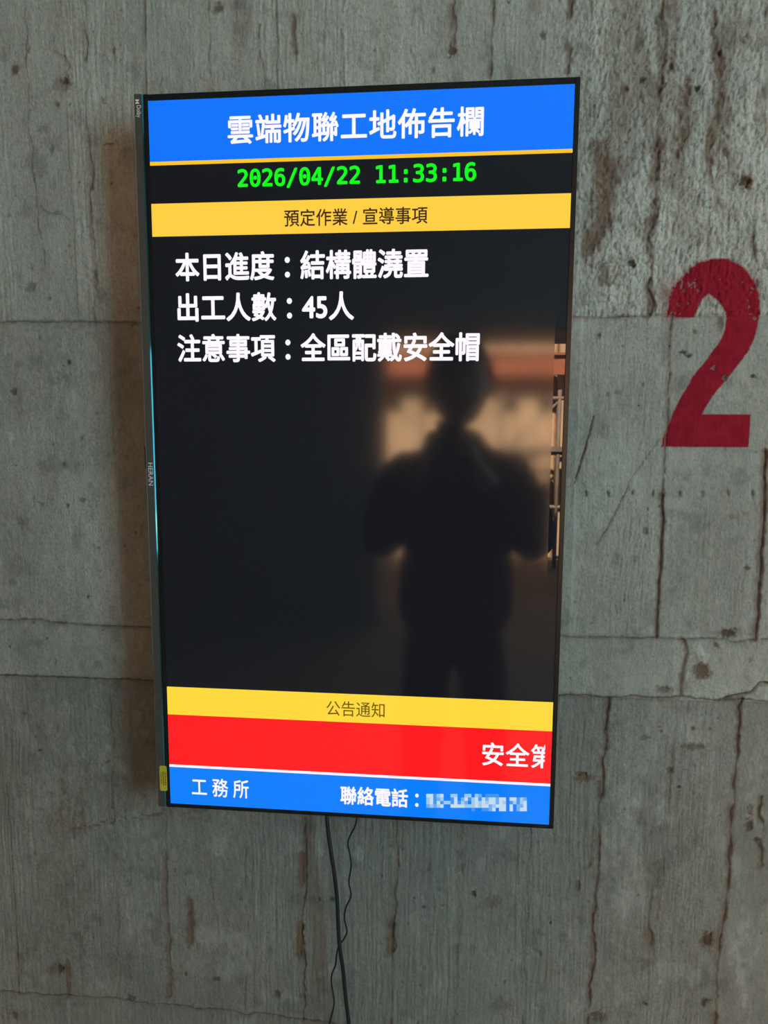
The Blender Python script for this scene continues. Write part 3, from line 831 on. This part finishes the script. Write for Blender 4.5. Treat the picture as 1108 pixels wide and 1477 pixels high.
cx0, cx1 = CL + 0.0025, OL - 0.0028
strip_text('maker_name', 'HERAN', M_logo, (220, 667.5), (220, 700), cx0 + 0.0018, cx1 - 0.0010, None, 0.0)
bm = bmesh.new()                                              # twin half discs in front of the sound mark
z0 = at(200, 144.5)[1] - TV_Z
for sgn, zc_ in ((1, z0), (-1, z0 - 0.0050)):
    vs = [bm.verts.new((cx0 + 0.0038 + 0.0026 * math.cos(math.pi * k / 10), -0.0019, zc_ - sgn * 0.0022 * math.sin(math.pi * k / 10))) for k in range(11)]
    bm.faces.new(vs)
part('sound_mark', bm, M_logo, chin)
strip_text('sound_mark_text', 'Dolby', M_logo, (201, 153), (201, 170.5), cx0 + 0.0010, cx1 - 0.0008, None, 0.0)
strip_text('faint_print', 'VISION·ATMOS', M_logo2, (202, 176), (203, 207), cx0 + 0.0030, cx1 - 0.0022, None, 0.0, 1.05)
xl, zt_ = at(230.6, 1103.5); xr, zb_ = at(242.2, 1140)
bm = bmesh.new()
add_box(bm, xl, xr, -0.0020, -0.0015, zb_ - TV_Z, zt_ - TV_Z, 0.0)
bmesh.ops.bevel(bm, geom=[e for e in bm.edges if abs(e.verts[0].co.y - e.verts[1].co.y) > 1e-5], offset=0.0012, segments=3, affect='EDGES')
lab = part('yellow_label', bm, M_stick)
bm = bmesh.new()
rr = random.Random(5)
zt_ -= TV_Z; zb_ -= TV_Z
for c_, (f, a_, b_) in enumerate(((0.22, 0.26, 0.70), (0.50, 0.22, 0.76), (0.80, 0.26, 0.74))):
    z = zt_ + (zb_ - zt_) * a_
    while z > zt_ + (zb_ - zt_) * b_:
        hgt = rr.uniform(0.0012, 0.0028)
        x = xl + (xr - xl) * f; wd = 0.0009
        fc = bm.faces.new([bm.verts.new(p) for p in ((x - wd, -0.00215, z - hgt), (x + wd, -0.00215, z - hgt), (x + wd, -0.00215, z), (x - wd, -0.00215, z))])
        fc.material_index = 1 if c_ == 0 else 0
        z -= hgt + rr.uniform(0.0003, 0.0008)
part('label_print', bm, [M_stick_ink, M_stick_ink2], lab)

# ------------------------------------------------------------------ cables hanging from the display
M_cable = mat('black_rubber', (0.012, 0.011, 0.012), 0.42, 0, 0.5, 0.05, 60)
M_cable2 = mat('black_signal_sheath', (0.014, 0.013, 0.014), 0.5, 0, 0.4, 0.05, 60)
def cable(name, px, r, m, ys, tail, label):
    pts = []
    for (x, y), Y in zip(px, ys):
        X, Z = at(x, y, Y)
        pts.append((X, Y, Z))
    pts += tail
    return tag(obj(name, add_tube(bmesh.new(), smooth_curve(pts, 10), r, 14), m), label, 'cable')
p1 = [(461, 1060), (467, 1120), (471.5, 1176), (474, 1205), (478, 1232), (483, 1265), (486.5, 1300), (488, 1335), (490, 1365), (495, 1400), (499, 1440), (503.5, 1477), (508, 1510)]
cable('power_cable', p1, 0.0029, M_cable, [0.054, 0.048, 0.040, 0.038, 0.037, 0.036, 0.036, 0.0355, 0.035, 0.0355, 0.036, 0.037, 0.038],
      [(-0.015, 0.058, 0.36), (0.0, 0.055, 0.18), (0.03, 0.02, 0.02), (0.12, -0.05, 0.004), (0.5, -0.12, 0.004)], 'thick black power cable hanging from the television bottom, nearly straight')
p2 = [(520, 1080), (518, 1140), (515, 1178), (512, 1192), (505, 1206), (502, 1217), (505.5, 1236), (506.5, 1250), (503.5, 1272), (506.5, 1292), (499, 1309), (497, 1325), (500.5, 1343), (497, 1353), (489, 1365),
      (485.5, 1378), (484, 1392), (479.5, 1403), (478, 1416), (481, 1435), (482, 1448), (478, 1466), (475, 1482), (474, 1510)]
cable('signal_cable', p2, 0.00125, M_cable2, [0.056, 0.050, 0.0425] + [0.042] * 11 + [0.0418, 0.0418] + [0.042] * 8,
      [(-0.065, 0.06, 0.36), (-0.05, 0.055, 0.16), (-0.02, 0.03, 0.02), (0.08, -0.08, 0.0018), (0.45, -0.2, 0.0018)], 'thin wavy black cable crossing behind the thick cable below the television')

# ------------------------------------------------------------------ the site outside, seen mirrored in the screen
bm = bmesh.new()
add_box(bm, -6.5, 6.5, -8.10, -8.00, 2.16, 2.19); add_box(bm, -6.5, 6.5, -8.10, -8.00, 2.40, 2.43); add_box(bm, -6.5, 6.5, -8.06, -8.04, 2.19, 2.40)
add_box(bm, -6.5, 6.5, -8.26, -8.06, 2.24, 2.34)
tag(obj('steel_beam', bm, M_orange), 'long orange steel beam mirrored behind the dark figure in the screen', 'steel beam')
bm = bmesh.new()
for x in (0.75, 1.42, 2.1, 2.8):
    add_tube(bm, [Vector((x, -7.6, -0.2)), Vector((x, -7.6, 1.95))], 0.024, 10)
for z in (0.55, 1.2, 1.85):
    add_tube(bm, [Vector((0.7, -7.6, z)), Vector((2.85, -7.6, z))], 0.024, 10)
for x in (0.75, 1.42, 2.1):
    add_tube(bm, [Vector((x, -7.6, 1.2)), Vector((x + 0.67, -7.6, 1.82))], 0.016, 8)
add_box(bm, 0.72, 2.85, -8.0, -7.55, 1.22, 1.27)
tag(obj('scaffold', bm, M_steel), 'brown tube scaffold mirrored at the glossy edge of the screen', 'scaffold')

# ------------------------------------------------------------------ the photographer, seen mirrored in the screen
M_skin = mat('skin', (0.42, 0.25, 0.18), 0.55, 0, 0.4, 0.06, 30)
M_shirt = mat('dark_navy_cloth', (0.018, 0.019, 0.024), 0.95, 0, 0.03, 0.15, 60, 0.3, 300)
M_trous = mat('dark_grey_cloth', (0.022, 0.022, 0.024), 0.95, 0, 0.03, 0.15, 60, 0.3, 300)
M_hair = mat('black_hair', (0.012, 0.010, 0.009), 0.9, 0, 0.05, 0.2, 120, 0.6, 400)
M_shoe = mat('black_leather', (0.02, 0.018, 0.016), 0.45, 0, 0.5, 0.1, 60)
M_phone = mat('phone_case', (0.015, 0.015, 0.018), 0.3, 0, 0.5, 0.05, 60)

def skin_mesh(name, nodes, edges, root=0, sub=2):
    me = bpy.data.meshes.new(name)
    me.from_pydata([n[0] for n in nodes], edges, [])
    o = bpy.data.objects.new(name, me)
    COL.objects.link(o)
    md = o.modifiers.new('skin', 'SKIN'); md.branch_smoothing = 0.6
    sv = me.skin_vertices[0].data
    for i, n in enumerate(nodes):
        r_ = n[1]
        sv[i].radius = r_ if isinstance(r_, tuple) else (r_, r_)
        sv[i].use_root = (i == root)
    s_ = o.modifiers.new('sub', 'SUBSURF'); s_.levels = sub; s_.render_levels = sub
    dg = bpy.context.evaluated_depsgraph_get()
    out = bpy.data.meshes.new_from_object(o.evaluated_get(dg))
    bpy.data.objects.remove(o); bpy.data.meshes.remove(me)
    for p in out.polygons: p.use_smooth = True
    return out

PX, PY = 0.150, -1.29
person = thing('person', (PX, PY, 0), 'person in dark clothes holding up a phone, mirrored as a silhouette in the black screen', 'person')
nodes, edges = [], []
def nd(p, r, prev=None):
    nodes.append((p, r)); k = len(nodes) - 1
    if prev is not None: edges.append((prev, k))
    return k
pel = nd((0, 0, 0.92), (0.135, 0.10))
wst = nd((0, 0.0, 1.06), (0.135, 0.10), pel)
che = nd((0, 0.0, 1.24), (0.15, 0.105), wst)
nk0 = nd((0, -0.01, 1.365), (0.060, 0.06), che)
nk1 = nd((0, 0.0, 1.45), 0.055, nk0)
arms = {}
for sx in (-1, 1):
    hip = nd((sx * 0.085, 0, 0.84), 0.085, pel)
    kn = nd((sx * 0.10, 0.015, 0.47), 0.058, hip)
    an = nd((sx * 0.11, -0.02, 0.09), 0.036, kn)
    nd((sx * 0.125, 0.12, 0.04), 0.034, an)
    sh = nd((sx * 0.160, -0.01, 1.325), 0.045, nk0)
    el = nd((sx * 0.262, 0.05, 1.10), 0.042, sh)
    wr = nd((sx * 0.075 - 0.03, 0.335, 1.360), 0.027, el)
    pm = nd((sx * 0.052 - 0.03, 0.372, 1.410), (0.032, 0.017), wr)
    arms[sx] = (wr, pm)
    for k in range(4):                                        # four fingers curl round the back edge of the phone, the thumb rests on its face
        zz = 1.398 + 0.018 * k
        ln = (0.030, 0.034, 0.033, 0.026)[k]
        a_ = nd((sx * 0.050 - 0.03, 0.376, zz), 0.0085, pm)
        b_ = nd((sx * 0.034 - 0.03, 0.388, zz + 0.002), 0.0075, a_)
        nd((sx * (0.034 - ln * 0.6) - 0.03, 0.389, zz + 0.003), 0.0070, b_)
    t0_ = nd((sx * 0.058 - 0.03, 0.356, 1.430), 0.0100, pm)
    nd((sx * 0.036 - 0.03, 0.352, 1.460), 0.0085, t0_)
body_me = skin_mesh('body', nodes, edges, 0)
# head: an egg with brow, nose, lips, chin and ears, joined to the same surface as the neck
bm = bmesh.new(); bm.from_mesh(body_me)
hd = bmesh.ops.create_uvsphere(bm, u_segments=40, v_segments=30, radius=1.0)['verts']
for v in hd:
    x, y, z = v.co
    wid = 0.092 * (1.0 - 0.05 * max(0, -z)); dep = 0.108
    X, Yh, Zh = x * wid, y * dep, z * 0.134
    if y > 0:
        Yh += 0.026 * math.exp(-(x / .15) ** 2 - ((z + 0.10) / .17) ** 2)            # nose
        Yh += 0.007 * math.exp(-(x / .5) ** 2 - ((z - 0.22) / .10) ** 2)             # brow
        Yh -= 0.009 * math.exp(-((abs(x) - .40) / .16) ** 2 - ((z - 0.04) / .10) ** 2)  # eye sockets
        Yh += 0.006 * math.exp(-(x / .28) ** 2 - ((z + 0.46) / .06) ** 2)            # lips
        Yh += 0.010 * math.exp(-(x / .3) ** 2 - ((z + 0.82) / .14) ** 2)             # chin
    v.co = Vector((X, Yh + 0.012, Zh + 1.600))
for sx in (-1, 1):
    ear = bmesh.ops.create_uvsphere(bm, u_segments=14, v_segments=10, radius=1.0)['verts']
    for v in ear:
        v.co = Vector((sx * (0.095 + v.co.x * 0.010) , 0.005 + v.co.y * 0.018 - 0.012 * (v.co.x * sx), 1.598 + v.co.z * 0.032))
for f in bm.faces: f.smooth = True
part('body', bm, M_skin, person)
M_eye = mat('eye_white', (0.7, 0.68, 0.64), 0.3, 0, 0.5, 0.03, 40)
M_iris = mat('dark_iris', (0.02, 0.012, 0.008), 0.2, 0, 0.5, 0.1, 200)
M_lip = mat('lips', (0.30, 0.12, 0.10), 0.5, 0, 0.4, 0.06, 80)
for sx in (-1, 1):
    bm = bmesh.new()
    for v in bmesh.ops.create_uvsphere(bm, u_segments=20, v_segments=14, radius=1.0)['verts']:
        v.co = Vector((sx * 0.034 + v.co.x * 0.0145, 0.101 + v.co.y * 0.010, 1.606 + v.co.z * 0.0075))
    n0 = len(bm.faces)
    for v in bmesh.ops.create_uvsphere(bm, u_segments=14, v_segments=10, radius=1.0)['verts']:
        v.co = Vector((sx * 0.034 + v.co.x * 0.0062, 0.1085 + v.co.y * 0.0035, 1.606 + v.co.z * 0.0062))
    for k, f in enumerate(bm.faces):
        f.smooth = True
        f.material_index = int(k >= n0)
    part('eye', bm, [M_eye, M_iris], person)
    bm = bmesh.new()
    add_tube(bm, smooth_curve([(sx * 0.016, 0.116, 1.626), (sx * 0.034, 0.112, 1.632), (sx * 0.054, 0.098, 1.626)], 5), 0.0032, 8)
    part('eyebrow', bm, M_hair, person)
bm = bmesh.new()
add_tube(bm, smooth_curve([(-0.024, 0.100, 1.541), (-0.010, 0.110, 1.543), (0, 0.112, 1.541), (0.010, 0.110, 1.543), (0.024, 0.100, 1.541)], 5), 0.0048, 8)
part('mouth', bm, M_lip, person)
bm = bmesh.new()
hv = bmesh.ops.create_uvsphere(bm, u_segments=40, v_segments=28, radius=1.0)['verts']
for v in hv:
    x, y, z = v.co
    v.co = Vector((x * 0.107, y * 0.120 + 0.002, z * 0.134 + 1.618 + 0.004 * math.sin(9 * x + 5 * z)))
bmesh.ops.delete(bm, geom=[v for v in bm.verts if (v.co.z < 1.53) or (v.co.y > 0.05 and v.co.z < 1.665 + 0.1 * (v.co.y - 0.05)) or (abs(v.co.x) > 0.07 and v.co.z < 1.60 and v.co.y > -0.03)], context='VERTS')
for f in bm.faces: f.smooth = True
part('hair', bm, M_hair, person)

nodes, edges = [], []
a0 = nd((0, 0, 0.76), (0.205, 0.130)); a1 = nd((0, 0, 0.98), (0.205, 0.128), a0); a2 = nd((0, 0.0, 1.18), (0.205, 0.128), a1); a3 = nd((0, -0.01, 1.335), (0.140, 0.105), a2)
a4 = nd((0, -0.006, 1.41), (0.098, 0.088), a3); nd((0, -0.002, 1.475), 0.080, a4)
for sx in (-1, 1):
    s0 = nd((sx * 0.165, -0.01, 1.340), 0.094, a3)
    m0 = nd((sx * 0.222, 0.02, 1.21), 0.082, s0)
    e0 = nd((sx * 0.245, 0.045, 1.085), 0.072, m0)
    nd((sx * 0.10 - 0.025, 0.295, 1.328), 0.042, e0)
part('shirt', skin_mesh('shirt', nodes, edges, 0), M_shirt, person)
nodes, edges = [], []
bt = nd((0, 0, 1.02), (0.150, 0.105)); b0 = nd((0, 0, 0.90), (0.155, 0.115), bt)
for sx in (-1, 1):
    h0 = nd((sx * 0.088, 0, 0.74), 0.098, b0); k0 = nd((sx * 0.102, 0.012, 0.47), 0.078, h0); nd((sx * 0.112, -0.015, 0.10), 0.060, k0)
part('trousers', skin_mesh('trousers', nodes, edges, 0), M_trous, person)
for sx in (-1, 1):
    bm = bmesh.new()
    add_box(bm, sx * 0.12 - 0.048, sx * 0.12 + 0.048, -0.085, 0.19, 0.0, 0.085, 0.03, 4)
    for v in bm.verts:
        if v.co.y > 0.08: v.co.z *= 0.72
    for f in bm.faces: f.smooth = True
    part('shoe', bm, M_shoe, person)

# the phone that took the picture, just behind the viewpoint
fw = RM @ np.array([0, 0, -1.0]); up = RM @ np.array([0, 1.0, 0])
pc = CAM - fw * 0.016 - up * 0.056
phone = thing('smartphone', pc, 'black phone held up in both hands of the mirrored person', 'phone')
phone.rotation_euler = ROT
part('case', add_box(bmesh.new(), -0.037, 0.037, -0.080, 0.080, -0.0042, 0.0042, 0.004, 3), M_phone, phone)
bm = bmesh.new()
bmesh.ops.create_cone(bm, cap_ends=True, segments=24, radius1=0.007, radius2=0.006, depth=0.002, matrix=Matrix.Translation((0, 0.056, -0.0051)))
part('lens', bm, mat('lens_glass', (0.01, 0.01, 0.02), 0.05, 0, 0.6, 0.02, 30), phone)
